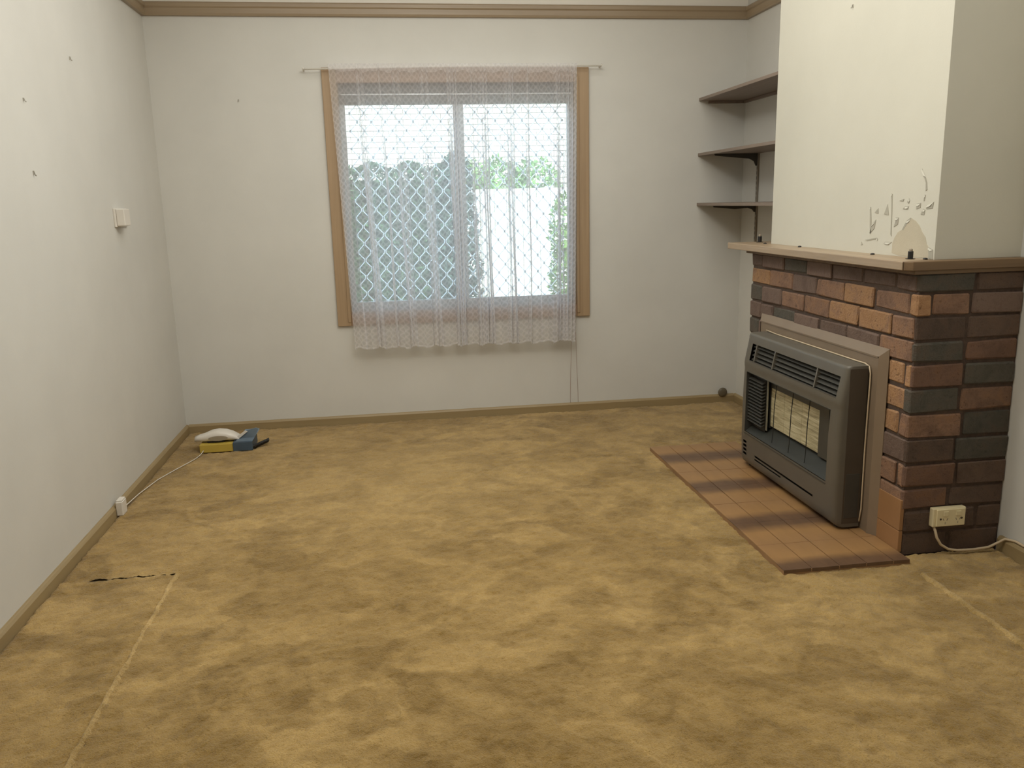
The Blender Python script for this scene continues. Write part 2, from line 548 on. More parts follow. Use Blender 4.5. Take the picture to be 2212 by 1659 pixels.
def cp(x0, x1, y0, y1, res, seed, base=0.0, holes=()):
    return carpet_piece(x0, x1, y0, y1, res, carpet, seed, base - FL, holes=holes)
cp(.019, W-.019, -3.95, -.019, .0075, 21, 0, [(2.722, 3.222, -2.655, -1.032), (3.2165, 9, -2.586, -1.130), (-1, .4435, -9, -2.201), (3.2125, 9, -9, -2.775)])
cp(.019, .4445, -3.95, -2.1965, .0075, 41, .003)
cp(3.2105, W-.02, -3.95, -2.748, .0075, 71, .004)
cp(.019, W-.019, YN+.002, -3.948, .03, 81)
def fray(x, y0, y1, w, seed):
    r = np.random.default_rng(seed)
    m = MB(); n_ = int((y1-y0)/.006)
    vs = []
    drift = 0
    for i in range(n_+1):
        y = y0+(y1-y0)*i/n_
        drift = drift*.9+r.normal()*.0012
        ww = w*(.55+.6*r.random())
        vs += [(x+drift-ww/2-.003, y, -.003), (x+drift-ww/4, y+r.normal()*.001, .0055+.003*r.random()), (x+drift+ww/4, y+r.normal()*.001, .0055+.003*r.random()), (x+drift+ww/2+.003, y, -.003)]
    fs = [(i*4+c, i*4+c+1, i*4+c+5, i*4+c+4) for i in range(n_) for c in range(3)]
    m.add(vs, fs).build('frayed_seam', M['fray'], carpet, smooth=True, label='pale frayed seam between two carpet pieces')
for a, b, c, d in ((.019, -3.95, W-.019, -2.69), (.019, -2.69, 2.70, -.019), (2.70, -1.0, W-.019, -.019)):
    MB().box(a, b, -.0185, c, d, -.0085).build('backing', M['carpet'], carpet)
fray(.447, -3.9, -2.21, .016, 5)
fray(3.212, -3.9, -2.752, .026, 6)

# ------------------------------------------------------------------ window
win = structure(bpy.data.objects.new('window_1', None)); col.objects.link(win); win.location = (1.8, 0, WZ0)
m = MB().box(.985, -.020, .637, 1.070, .0, 2.187).box(1.050, -.026, .66, 1.070, -.019, 2.13)
m.build('casing_upright', M['casingz'], win, bevel=.003)
m = MB().box(2.530, -.020, .637, 2.614, .0, 2.187).box(2.530, -.026, .66, 2.548, -.019, 2.13)
m.build('casing_upright', M['casingz'], win, bevel=.003)
MB().box(1.070, -.020, .637, 2.530, .0, .715).build('casing_sill', M['casingx'], win, bevel=.003)
MB().box(1.070, -.020, 2.100, 2.530, .0, 2.187).build('casing_head', M['casingx'], win, bevel=.003)
# timber reveal lining the opening
MB().box(WX0, 0, WZ0, WX0+.015, .10, WZ1).build('reveal', M['casingz'], win)
MB().box(WX1-.015, 0, WZ0, WX1, .10, WZ1).build('reveal', M['casingz'], win)
MB().box(WX0+.015, 0, WZ0, WX1-.015, .10, WZ0+.015).build('reveal', M['casingx'], win)
# roller shutter box behind the head
sb = MB().box(WX0+.015, .03, 1.99, WX1-.015, .14, WZ1).build('shutter_box', M['shutter'], win, bevel=.004)
MB().box(WX0+.03, .022, 2.034, WX1-.03, .030, 2.042).build('shutter_highlight', M['alugrille'], sb)  # pale strip standing in for the highlight along the box
# aluminium sashes
def sash(x0, x1, y, w):
    f = MB().box(x0, y, .73, x0+w, y+.03, 1.99).box(x1-w, y, .73, x1, y+.03, 1.99)
    f.box(x0+w, y, .73, x1-w, y+.03, .73+.045).box(x0+w, y, 1.982, x1-w, y+.03, 1.99)
    o = f.build('sash_frame', M['alu'], win)
    MB().box(x0+w-.004, y+.012, .77, x1-w+.004, y+.016, 1.984).build('glass_pane', M['glass'], o)
sash(1.075, 1.800, .062, .032)
sash(1.800, 2.525, .062, .032)
MB().box(WX0+.015, .055, WZ0+.015, WX1-.015, .11, .730).build('sill_track', M['alu'], win)
# expanded diamond security screen outside
scr = MB().box(1.076, .118, .735, 1.100, .138, 1.99).box(2.500, .118, .735, 2.524, .138, 1.99)
scr.box(1.100, .118, .735, 2.500, .138, .760).box(1.785, .118, .76, 1.815, .138, 1.99)
scr = scr.build('security_screen', M['alu'], win)
g = MB()
px, pz = .0432, .1065
ncol = 32
for i in range(ncol+1):
    x = 1.110 + i*px
    pts = []
    zz = .762
    j = 0
    sgn = 1 if i % 2 == 0 else -1
    while zz < 1.99:
        off = sgn*(px/2-.0034) * (1 if j % 2 == 0 else -1)
        pts.append((x+off, .128, zz)); pts.append((x+off, .128, min(1.99, zz+.014)))
        zz += pz/2; j += 1
    pts = [p for p in pts if 1.098 < p[0] < 2.502]
    vs = []; fs = []
    for q in pts:
        vs += [(q[0]-.0042, .128, q[2]), (q[0], .1225, q[2]), (q[0]+.0042, .128, q[2]), (q[0], .1335, q[2])]
    for a in range(len(pts)-1):
        if abs(pts[a][2]-pts[a+1][2]) > pz*.8: continue
        for c in range(4):
            fs.append((a*4+c, a*4+(c+1) % 4, a*4+4+(c+1) % 4, a*4+4+c))
    if fs: g.add(vs, fs)
g.build('diamond_grille', M['alugrille'], scr, kind='stuff')

# ------------------------------------------------------------------ outside
structure(MB().box(-8, .14, -.45, 14, 16, -.25).build('ground', M['ground']))
# neighbour's cream brick wall
nb = structure(MB().box(-1.0, 8.72, -.25, 6.4, 8.95, 3.6).build('wall_neighbour', M['creammortar']))
bm_ = MB().box(-.115, 0, -.038, .115, .05, .038)
b0 = bm_.build('brick', M['creambrick'], None); b0.parent = nb
first = True
for r in range(15):
    z = 1.72 + r*.086
    for c in range(19):
        x = .7 + c*.24 + (.12 if r % 2 else 0)
        if first: o = b0; first = False
        else:
            o = b0.copy(); col.objects.link(o)
        o.location = (x, 8.70+random.uniform(-.004, .004), z)

def foliage(m, c, rad, n, size, seed, flat=.8):
    r = np.random.default_rng(seed)
    for i in range(n):
        d = r.normal(size=3); d /= np.linalg.norm(d)
        rr = r.uniform(.55, 1.0)**.5
        p = Vector((c[0]+d[0]*rad[0]*rr, c[1]+d[1]*rad[1]*rr, c[2]+d[2]*rad[2]*rr))
        a = Vector(r.normal(size=3)).normalized(); b = a.cross(Vector(d)+Vector((.1, .2, .3))).normalized()
        L = size*r.uniform(.6, 1.3)
        m.add([p-a*L, p+b*L*.4, p+a*L, p-b*L*.4], [(0, 1, 2, 3)])
def boxfoliage(m, x0, x1, y0, y1, z0, z1, n, size, seed):
    r = np.random.default_rng(seed)
    for i in range(n):
        p = Vector((r.uniform(x0, x1), y0+(y1-y0)*r.random()**2, z0+(z1-z0)*(1-r.random()**1.6)))
        p.z += .03*math.sin(p.x*17)
        a = Vector(r.normal(size=3)).normalized(); b = a.cross(Vector(r.normal(size=3))).normalized()
        L = size*r.uniform(.6, 1.3)
        m.add([p-a*L, p+b*L*.4, p+a*L, p-b*L*.4], [(0, 1, 2, 3)])
def shrub(name, label, cat, base, stems, fn, leaf):
    t = thing(name, label, cat, base)
    s_ = MB()
    for a in stems:
        s_.tube(a, [.03, .02, .01], 6)
    s_.build('stem', M['stem'], t)
    m = MB(); fn(m)
    m.build('foliage', leaf, t, kind='stuff')
    return t
G = -.25
shrub('hedge', 'dark green clipped hedge seen through the left window pane', 'hedge', (1.0, 3.1, G),
      [[(x, 3.3, G), (x+.03, 3.3, .5), (x, 3.32, 1.4)] for x in (.3, .7, 1.1, 1.5)],
      lambda m: boxfoliage(m, -.1, 2.0, 3.05, 3.75, -.2, 1.76, 14000, .032, 3), M['leafdark'])
hg = bpy.data.objects['hedge']
MB().box(-.08, 3.35, -.2, 1.97, 3.6, 1.62).build('inner_twigs', M['leafdark'], hg)
shrub('conifer', 'tall grey green conifer outside behind the middle of the window', 'shrub', (1.98, 2.70, G),
      [[(1.98, 2.70, G), (1.98, 2.70, .6), (1.98, 2.70, 1.5)]],
      lambda m: [foliage(m, (1.98, 2.70, z), (.30*(1-.10*i), .28, .36), 1300, .035, 40+i) for i, z in enumerate((.0, .4, .8, 1.15, 1.5))], M['leafmid'])
shrub('garden_bush', 'bright green bush rising above the white garden fence', 'bush', (2.75, 4.5, G),
      [[(2.6, 4.5, G), (2.62, 4.5, .8), (2.6, 4.5, 1.6)], [(2.9, 4.5, G), (2.9, 4.5, .8), (2.95, 4.5, 1.6)]],
      lambda m: [foliage(m, (x, 4.5, 1.45), (.34, .3, .46), 1300, .04, 60+i) for i, x in enumerate((2.25, 2.65, 3.05))], M['leaflight'])
shrub('side_bush', 'green bush outside at the right edge of the window', 'bush', (3.05, 2.6, G),
      [[(3.05, 2.6, G), (3.05, 2.6, .3), (3.06, 2.6, .9)]],
      lambda m: [foliage(m, (3.02, 2.6, z), (.18, .25, .36), 700, .035, 80+i) for i, z in enumerate((.2, .65, 1.1))], M['leaflight'])
fence = thing('garden_fence', 'sunlit white paling fence outside the right window pane', 'fence', (2.8, 3.6, G))
for i in range(9):
    MB().box(2.16+i*.15, 3.60, G, 2.16+i*.15+.143, 3.618, 1.52).build('paling', M['fence'], fence)
for z in (.1, 1.2):
    MB().box(2.16, 3.618, z, 3.51, 3.66, z+.07).build('rail', M['fence'], fence)

# ------------------------------------------------------------------ curtain, rod, cords
rodt = thing('curtain_rod', 'thin white curtain rod with small end hooks above the window', 'rod', (1.78, -.05, 2.19))
MB().tube([(.885, -.055, 2.172), (1.3, -.055, 2.180), (1.8, -.055, 2.187), (2.3, -.055, 2.190), (2.685, -.055, 2.189)], .0045, 8).build('rod', M['rod'], rodt, smooth=True)
for x, z in ((.885, 2.172), (2.685, 2.189)):
    MB().tube([(x, 0, z), (x, -.03, z), (x, -.055, z), (x, -.062, z+.008)], .0045, 8).build('end_hook', M['rod'], rodt, smooth=True)
def lace_curtain():
    # uneven gathers: each has its own width and depth
    r = np.random.default_rng(17)
    wd_ = np.concatenate([r.uniform(.016, .034, 26), r.uniform(.05, .12, 11)]); r.shuffle(wd_)
    edge = np.concatenate([[0], np.cumsum(wd_)]); edge /= edge[-1]
    dep = np.concatenate([np.where(wd_ < .04, r.uniform(.6, 1.2, len(wd_)), r.uniform(.15, .5, len(wd_))), [.5]])
    off = r.normal(0, .35, len(wd_)+1)
    nx, nz = 700, 56
    vs = []; uvs = []
    for i in range(nx+1):
        t = i/nx
        c = min(len(wd_)-1, int(np.searchsorted(edge, t, side='right')-1))
        ft = (t-edge[c])/(edge[c+1]-edge[c])
        ph_ = 2*math.pi*ft
        d = dep[c]*math.sin(math.pi*ft)**.5 + .12
        o_ = off[c]*(1-ft)+off[c+1]*ft
        yf = .85*d*(math.cos(ph_)-.2) + .25*o_
        xf = -(edge[c+1]-edge[c])*1.44*(.19*math.sin(2*ph_)*min(1, d) + .10*math.sin(ph_)) + .010*o_
        hem = .490+.006*math.sin(t*75)+.004*math.sin(t*131)-.008*yf-.012*(t-.5)
        for j in range(nz+1):
            s_ = j/nz                                   # 0 at the hem
            z = hem+(2.203-hem)*s_
            xl = 1.086-.056*s_; xr = 2.503+.026*s_
            drop = 1-s_
            g_ = min(1, .30+drop*1.6)
            wob = .006*math.sin(z*4+c*1.7)*drop
            x = xl+(xr-xl)*t + (xf+wob)*g_*min(1, 20*t)*min(1, 20*(1-t))
            y = -.066 - .016*drop + .023*yf*g_
            if s_ > .975: y = -.060 + .004*yf
            if .978 < s_ < .992: y = -.0625
            y = min(y, -.029)
            vs.append((x, y, z)); uvs.append((t*2.45, z-hem))
    fs = []
    for i in range(nx):
        for j in range(nz):
            a = i*(nz+1)+j
            fs.append((a, a+nz+1, a+nz+2, a+1))
    me = bpy.data.meshes.new('lace_curtain')
    me.from_pydata(vs, [], fs)
    ul = me.uv_layers.new(name='cloth')
    for l in me.loops:
        ul.data[l.index].uv = uvs[l.vertex_index]
    me.polygons.foreach_set('use_smooth', [True]*len(me.polygons))
    me.materials.append(M['lace'])
    o = bpy.data.objects.new('lace_curtain', me); col.objects.link(o)
    tag(o, 'sheer white lace curtain gathered across the window', 'curtain')
lace_curtain()
tag(MB().tube([(2.497, -.024, 1.0), (2.490, -.027, .6), (2.480, -.028, .25), (2.476, -.028, .075), (2.478, -.024, .056)], .0012, 6).build('blind_cord', M['cord'], smooth=True),
    'thin brown pull cord hanging below the curtain, left of the two', 'cord', 'blind cords under the curtain')
tag(MB().tube([(2.512, -.024, 1.0), (2.514, -.027, .6), (2.524, -.028, .25), (2.530, -.028, .075), (2.531, -.024, .056)], .0012, 6).build('blind_cord', M['cord'], smooth=True),
    'thin brown pull cord hanging below the curtain, right of the two', 'cord', 'blind cords under the curtain')

# ------------------------------------------------------------------ fireplace bricks
FX, FY0, FY1 = 3.226, -2.58, -1.14
fire = thing('fireplace', 'brown and orange brick fireplace with a wooden mantel', 'fireplace', (3.44, -1.86, FL))
ZE = [1.093, 1.017, .931, .841, .755, .661, .563, .465, .366, .270, .183, .089, -.012]
# brickwork core with the hearth opening left for the heater behind the surround
MB().box(FX+.007, FY0+.007, FL, W, FY1-.007, 1.09).build('mortar_bed', M['mortar'], fire)
def brick_mesh(x0, x1, y0, y1, z0, z1, faces):
    """box with chamfered, slightly uneven arrises"""
    m = MB(); c = random.uniform(.004, .0075)
    j = lambda s=.0038: random.uniform(-s, s)
    push = random.uniform(-.004, .003)
    if x1-x0 < .17: x0 += push
    if y1-y0 < .13 and y0 <= FY0+.001: y0 += push*.7
    cx = [(x0, c), (x1, -c)]; cy = [(y0, c), (y1, -c)]; cz = [(z0, c), (z1, -c)]
    vs = []; idx = {}
    for a in (0, 1):
        for b in (0, 1):
            for d in (0, 1):
                jx, jy, jz = j(), j(), j()
                X, ix = cx[a]; Y, iy = cy[b]; Z, iz = cz[d]
                for nm, p in (('x', (X+jx*.6, Y+iy+jy, Z+iz+jz)), ('y', (X+ix+jx, Y+jy*.6, Z+iz+jz)), ('z', (X+ix+jx, Y+iy+jy, Z+jz*.6))):
                    idx[(a, b, d, nm)] = len(vs); vs.append(p)
    fs = []
    for a in (0, 1):
        fs.append([idx[(a, b, d, 'x')] for b, d in ((0,0),(1,0),(1,1),(0,1))])
        fs.append([idx[(b, a, d, 'y')] for b, d in ((0,0),(1,0),(1,1),(0,1))])
        fs.append([idx[(b, d, a, 'z')] for b, d in ((0,0),(1,0),(1,1),(0,1))])
    for a in (0, 1):
        for b in (0, 1):
            fs.append([idx[(a,b,0,'x')], idx[(a,b,1,'x')], idx[(a,b,1,'y')], idx[(a,b,0,'y')]])
            fs.append([idx[(a,0,b,'x')], idx[(a,1,b,'x')], idx[(a,1,b,'z')], idx[(a,0,b,'z')]])
            fs.append([idx[(0,a,b,'y')], idx[(1,a,b,'y')], idx[(1,a,b,'z')], idx[(0,a,b,'z')]])
            for d in (0, 1):
                fs.append([idx[(a,b,d,'x')], idx[(a,b,d,'y')], idx[(a,b,d,'z')]])
    m.add(vs, fs)
    return m
def lay(x0, x1, y0, y1, z0, z1, c):
    g_ = .0055
    brick_mesh(x0, x1, y0+g_ if y0 > FY0+.001 else y0, y1-g_ if y1 < FY1-.001 else y1, z0+g_, z1-g_, None).build('brick', BR[c], fire)
D = .1
front = [
 ([-1.136,-1.268,-1.509,-1.736,-1.963,-2.205,-2.437,-2.58], 'PPDPPPP'),
 ([-1.140,-1.359,-1.603,-1.833,-2.072,-2.300,-2.530,-2.58], 'OMPMOMO'),
 ([-1.136,-1.269,-1.489,-1.721,-1.952,-2.195,-2.430,-2.58], 'DPMMOOM'),
 ([-1.140,-1.268,-1.406,-1.640,-1.873,-2.108,-2.350,-2.58], 'PPDPPPM'),
]
side_split = [3.455, 3.441, 3.434, 3.433, 3.438, 3.431, 3.452, 3.426, 3.443, 3.418, 3.544, 3.43]
side_cols = ['DB','MP','BB','DR','RD','DM','MD','BD','RB','RB','BB','BB']
right = [None]*4 + [([-2.40,-2.528,-2.58], 'OO'), ([-2.40,-2.58], 'O'), ([-2.40,-2.515,-2.58], 'OM'), ([-2.40,-2.58], 'P'),
                    ([-2.40,-2.525,-2.58], 'MM'), ([-2.40,-2.58], 'M')]
left = ['DP', 'PD', 'PP', 'DM', 'PP', 'MP', 'PD', 'PP']
for r in range(12):
    z1, z0 = ZE[r], ZE[r+1]
    corner = None
    if r < 4:
        js, cs = front[r]
        for i in range(len(cs)-1):
            lay(FX, FX+D, js[i+1], js[i], z0, z1, cs[i])
        corner = (js[-2], cs[-1])
    else:
        # far strip beside the surround
        js = [-1.14, -1.36] if r % 2 else [-1.14, -1.25, -1.37]
        for i in range(len(js)-1):
            lay(FX, FX+D, js[i+1], js[i], z0, z1, left[r-4][i])
        if r < 10:
            js, cs = right[r]
            for i in range(len(cs)-1):
                lay(FX, FX+D, js[i+1], js[i], z0, z1, cs[i])
            corner = (js[-2], cs[-1])
    # near side: corner brick wraps round, then the rest to the wall
    xs_ = side_split[r]
    g_ = .0055
    if r == 1:
        brick_mesh(FX, 3.286-.004, FY0, -2.53-g_, z0+g_, z1-g_, None).build('brick', BR['O'], fire)
        brick_mesh(3.286+.004, xs_-g_, FY0, FY0+D, z0+g_, z1-g_, None).build('brick', BR['M'], fire)
    elif corner is not None:
        yb = corner[0]
        # the header shows its own colour to the front, the stretcher another to the side
        brick_mesh(FX, FX+.004+D*.5, FY0+.012, yb-g_, z0+g_, z1-g_, None).build('brick', BR[corner[1]], fire)
        brick_mesh(FX+.0015, xs_-g_, FY0, FY0+.045, z0+g_, z1-g_, None).build('brick', BR[side_cols[r][0]], fire)
    else:
        brick_mesh(FX+.0125, xs_-g_, FY0, FY0+D*.5, z0+g_, z1-g_, None).build('brick', BR[side_cols[r][0]], fire)
    brick_mesh(xs_+g_, W-.001, FY0, FY0+D, z0+g_, z1-g_, None).build('brick', BR[side_cols[r][1]], fire)
# smooth orange tiles at the foot of the front corner
MB().box(FX-.004, FY0+.001, .012, FX+.012, -2.42, .098).build('facing_tile', M['orangetile'], fire, bevel=.002)
MB().box(FX-.004, FY0+.001, .100, FX+.012, -2.42, .224).build('facing_tile', M['orangetile'], fire, bevel=.002)
# mantel
MB().prism([(3.160, -2.570), (3.160, -.965), (3.63, -.965), (3.63, -1.15), (W, -1.15), (W, -2.50), (3.345, -2.50)], 1.104, 1.1365, 2).build('mantel_shelf', M['mantel'], fire, bevel=.003)
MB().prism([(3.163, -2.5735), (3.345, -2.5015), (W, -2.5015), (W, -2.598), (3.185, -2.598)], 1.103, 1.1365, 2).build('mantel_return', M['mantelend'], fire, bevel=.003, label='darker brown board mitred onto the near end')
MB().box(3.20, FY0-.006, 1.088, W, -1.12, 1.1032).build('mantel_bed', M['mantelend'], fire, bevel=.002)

# bare plaster and flaking paint on the breast
flakes = {
'bare':[(-2.3106,1.2282),(-2.3398,1.2406),(-2.3626,1.2653),(-2.3899,1.2846),(-2.4205,1.2739),(-2.4452,1.2571),(-2.4622,1.2354),(-2.4848,1.2165),(-2.4959,1.1924),(-2.5093,1.1808),(-2.5183,1.1405),(-2.4332,1.1405),(-2.3253,1.1405),(-2.2793,1.1480),(-2.28,1.1856),(-2.2909,1.2069)],
'crackA':[(-2.1042,1.3252),(-2.1120,1.3252),(-2.1215,1.266),(-2.1221,1.217),(-2.1152,1.2167)],
'crackB':[(-2.2500,1.3772),(-2.2570,1.3757),(-2.2648,1.2841),(-2.2692,1.2114),(-2.2620,1.2188),(-2.2597,1.284)],
'crackC':[(-2.4347,1.4643),(-2.4439,1.4398),(-2.4585,1.4346),(-2.469,1.4151),(-2.4744,1.3886),(-2.4661,1.384),(-2.4633,1.4129),(-2.4528,1.4324)],
'f1':[(-2.1413,1.3025),(-2.1657,1.32),(-2.1683,1.2987)],
'f2':[(-2.2087,1.2965),(-2.2294,1.3359),(-2.2415,1.2942)],
'f3':[(-2.125,1.2551),(-2.1543,1.2745),(-2.1464,1.2394),(-2.1147,1.2168)],
'f4':[(-2.3064,1.3497),(-2.3361,1.3559),(-2.3309,1.3458)],
'f5':[(-2.357,1.3432),(-2.3679,1.3581),(-2.3731,1.3506),(-2.3683,1.3382)],
'f6':[(-2.3322,1.318),(-2.3461,1.3282),(-2.3696,1.3282),(-2.3646,1.3169)],
'f7':[(-2.4168,1.3184),(-2.4184,1.3381),(-2.4426,1.3405),(-2.4428,1.3234)],
'f8':[(-2.4578,1.3477),(-2.461,1.3695),(-2.467,1.3694),(-2.4638,1.3477)],
'f9':[(-2.4775,1.3186),(-2.4779,1.3307),(-2.5022,1.3259),(-2.5191,1.345),(-2.5145,1.3212)],
'f10':[(-2.4459,1.2989),(-2.4596,1.3186),(-2.4719,1.3162),(-2.4684,1.2967)],
'f11':[(-2.2899,1.269),(-2.2902,1.2845),(-2.3102,1.2847),(-2.3067,1.259),(-2.2813,1.2481)],
'f12':[(-2.5093,1.1808),(-2.5359,1.1724),(-2.5403,1.1386),(-2.5137,1.1405)],
'edge':[(-2.3376,1.2406),(-2.3617,1.2728),(-2.3855,1.2858),(-2.3902,1.2821),(-2.3672,1.2629),(-2.3446,1.2369)],
'low1':[(-2.0547,1.1675),(-2.0582,1.1816),(-2.0672,1.1708)],
'low2':[(-2.2206,1.1804),(-2.2289,1.1887),(-2.275,1.1893),(-2.2487,1.1789)],
'low3':[(-2.0826,1.1909),(-2.1703,1.2024),(-2.1756,1.1986),(-2.0982,1.1874)],
}
M['bare'] = plain('bare_render', (190,180,158), .85, 0, .05, .3, 150)
M['scar'] = plain('grey_render_scar', (172,167,152), .9, 0, .1, .3, 120)
for nm, poly in flakes.items():
    if nm == 'bare':
        MB().prism(poly, BX-.0012, BX+.002, 0).build('bare_plaster', M['bare'], breast, label='patch of bare beige plaster where paint has fallen off')
    else:
        MB().prism(poly, BX-.0016, BX+.002, 0).build('paint_scar', M['scar'], breast)
        # the paint skin lifting away beside each scar
        cy = sum(p[0] for p in poly)/len(poly); cz_ = sum(p[1] for p in poly)/len(poly)
        top = max(poly, key=lambda p: p[1])
        m = MB()
        n_ = len(poly)
        ins = [(BX-.001, p[0], p[1]) for p in poly if p[1] >= cz_]
        if len(ins) >= 2:
            ins.sort(key=lambda p: p[1])
            a_, b_ = ins[0], ins[-1]
            mid = ((a_[1]+b_[1])/2, (a_[2]+b_[2])/2)
            m.add([a_, b_, (BX-.0030, b_[1]+.002, b_[2]-.008), (BX-.0035, mid[0], mid[1]-.010)], [(0, 1, 2), (0, 2, 3)])
            m.build('paint_flake', M['breast'], breast)

# ------------------------------------------------------------------ heater surround
SX = 3.226
sur = thing('heater_surround', 'brown metal surround plate fixed to the brick fireplace behind the heater', 'surround', (3.215, -1.86, .02))
y0, y1, zt = -2.433, -1.293, .789
w = .034
m = MB()
# flat plate with a bevelled outer margin
A = [(3.2225, y0, .02), (3.2225, y0, zt), (3.2225, y1, zt), (3.2225, y1, .02)]
B = [(3.200, y0+w, .02), (3.200, y0+w, zt-w), (3.200, y1-w, zt-w), (3.200, y1-w, .02)]
C_ = [(3.2245, p[1], p[2]) for p in A]
m.add(A+B+C_, [(0,1,5,4),(1,2,6,5),(2,3,7,6),(0,8,9,1),(1,9,10,2),(2,10,11,3)])
m.build('bevelled_frame', M['brownmetal'], sur)
MB().box(3.203, y0+w-.001, .02, 3.2245, y1-w+.001, zt-w+.001).build('backing_plate', M['brownmetal'], sur)
MB().box(3.2, y0+w, .02, 3.2035, y0+w+.006, zt-w).box(3.2, y0+w, zt-w-.006, 3.2035, y1-w, zt-w).build('inner_bead', M['brownmetal'], sur)

# ------------------------------------------------------------------ hearth
hx0, hx1, hy0, hy1 = 2.713, 3.222, -2.664, -1.020
hearth = thing('hearth', 'low brown tiled hearth slab in front of the gas heater', 'hearth', (2.97, -1.84, FL))
MB().box(hx0+.002, hy0+.002, FL, hx1, hy1-.002, .0165).build('grout_bed', M['grout'], hearth)
cols_ = [hx0, 2.825, 2.936, 3.045, 3.155, hx1]
rows_ = [hy1-(hy1-hy0)/7*i for i in range(8)]
tiles = {}
for i in range(5):
    for j in range(7):
        a, b = cols_[i], cols_[i+1]
        c, d = rows_[j+1], rows_[j]
        key = (round(b-a, 3), j % 2)
        lx, ly = (b-a-.004), (d-c-.0012)
        if key not in tiles:
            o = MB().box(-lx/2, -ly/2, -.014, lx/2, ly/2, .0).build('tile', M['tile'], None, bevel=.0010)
            o.parent = hearth
            tiles[key] = o
        else:
            o = tiles[key].copy(); col.objects.link(o)
        o.location = Vector(((a+b)/2, (c+d)/2, .0205+random.uniform(-.0006, .0006))) - hearth.location
        o.rotation_euler = (0, 0, math.pi if j % 2 else 0)

# ------------------------------------------------------------------ gas heater
heat = thing('gas_heater', 'bronze grey flued gas space heater with radiant panel standing on the hearth', 'heater', (3.14, -1.865, .0205))
def fx(z):
    pts = [(.030, 3.110), (.045, 3.092), (.07, 3.084), (.18, 3.080), (.42, 3.081), (.53, 3.085), (.555, 3.082), (.575, 3.084), (.66, 3.100), (.69, 3.105), (.704, 3.108), (.709, 3.115)]
    return float(np.interp(z, [p[0] for p in pts], [p[1] for p in pts]))
HY0, HY1 = -2.345, -1.400
def rnd(y):
    d = min(y-HY0, HY1-y)
    R = .020
    if d >= R: return 0
    return R-math.sqrt(max(0, R*R-(R-d)**2))
opens = [(-2.305, -1.468, .578, .662), (-2.268, -1.450, .208, .517), (-2.165, -1.575, .104, .113), (-1.86, -1.575, .088, .095)]
opens += [(-1.476, -1.437, .085+i*.021, .085+i*.021+.012) for i in range(4)]
ys = sorted(set([HY0, HY0+.002, HY0+.006, HY0+.012, HY0+.020, HY1, HY1-.002, HY1-.006, HY1-.012, HY1-.020] + [v for o in opens for v in o[:2]] + list(np.linspace(HY0+.1, HY1-.1, 6))))
zs = sorted(set([.030, .037, .045, .056, .07, .30, .42, .53, .545, .56, .68, .69, .697, .703, .707, .709] + [v for o in opens for v in o[2:]]))
m = MB()
vs = [(fx(z)+rnd(y), y, z) for y in ys for z in zs]
nz_ = len(zs); fs = []
for i in range(len(ys)-1):
    for j in range(nz_-1):
        yc, zc = (ys[i]+ys[i+1])/2, (zs[j]+zs[j+1])/2
        if any(o[0] < yc < o[1] and o[2] < zc < o[3] for o in opens): continue
        fs.append((i*nz_+j, (i+1)*nz_+j, (i+1)*nz_+j+1, i*nz_+j+1))
nb_ = len(vs)
XB = 3.195
bl = [(0, j) for j in range(nz_)] + [(i, nz_-1) for i in range(1, len(ys))] + [(len(ys)-1, j) for j in range(nz_-2, -1, -1)] + [(i, 0) for i in range(len(ys)-2, 0, -1)]
for i, j in bl: vs.append((XB, ys[i], zs[j]))
for q in range(len(bl)):
    a = bl[q]; b = bl[(q+1) % len(bl)]
    fs.append((a[0]*nz_+a[1], b[0]*nz_+b[1], nb_+(q+1) % len(bl), nb_+q))
m.add(vs, fs)
casing = m.build('casing', M['bronze'], heat, smooth=False)
for p_ in casing.data.polygons: p_.use_smooth = True
try:
    casing.data.set_sharp_from_angle(angle=math.radians(40))
except Exception: pass
MB().box(XB-.001, HY0+.002, .031, XB, HY1-.002, .708).build('back_panel', M['heatblack'], heat)
# top louvre
lo = MB().box(3.13, -2.309, .572, 3.134, -1.464, .668).build('louvre_recess', M['heatblack'], heat)
MB().prism([(3.084, .576), (3.13, .576), (3.13, .572), (3.084, .572)], -2.307, -1.466, 1).prism([(3.104, .668), (3.13, .668), (3.13, .664), (3.104, .664)], -2.307, -1.466, 1).build('louvre_lip', M['bronzedark'], lo)
for i in range(4):
    z = .588+i*.0205
    x = fx(z)+.006
    MB().prism([(x, z-.005), (x+.003, z-.006), (x+.022, z+.006), (x+.019, z+.007)], -2.302, -1.471, 1).build('louvre_slat', M['bronzedark'], lo)
for y in (-1.512, -1.713, -2.114):
    MB().prism([(fx(.58)+.002, .579), (fx(.66)+.002, .661), (fx(.66)+.024, .661), (fx(.58)+.024, .579)], y-.005, y+.005, 1).build('louvre_post', M['bronze'], lo)
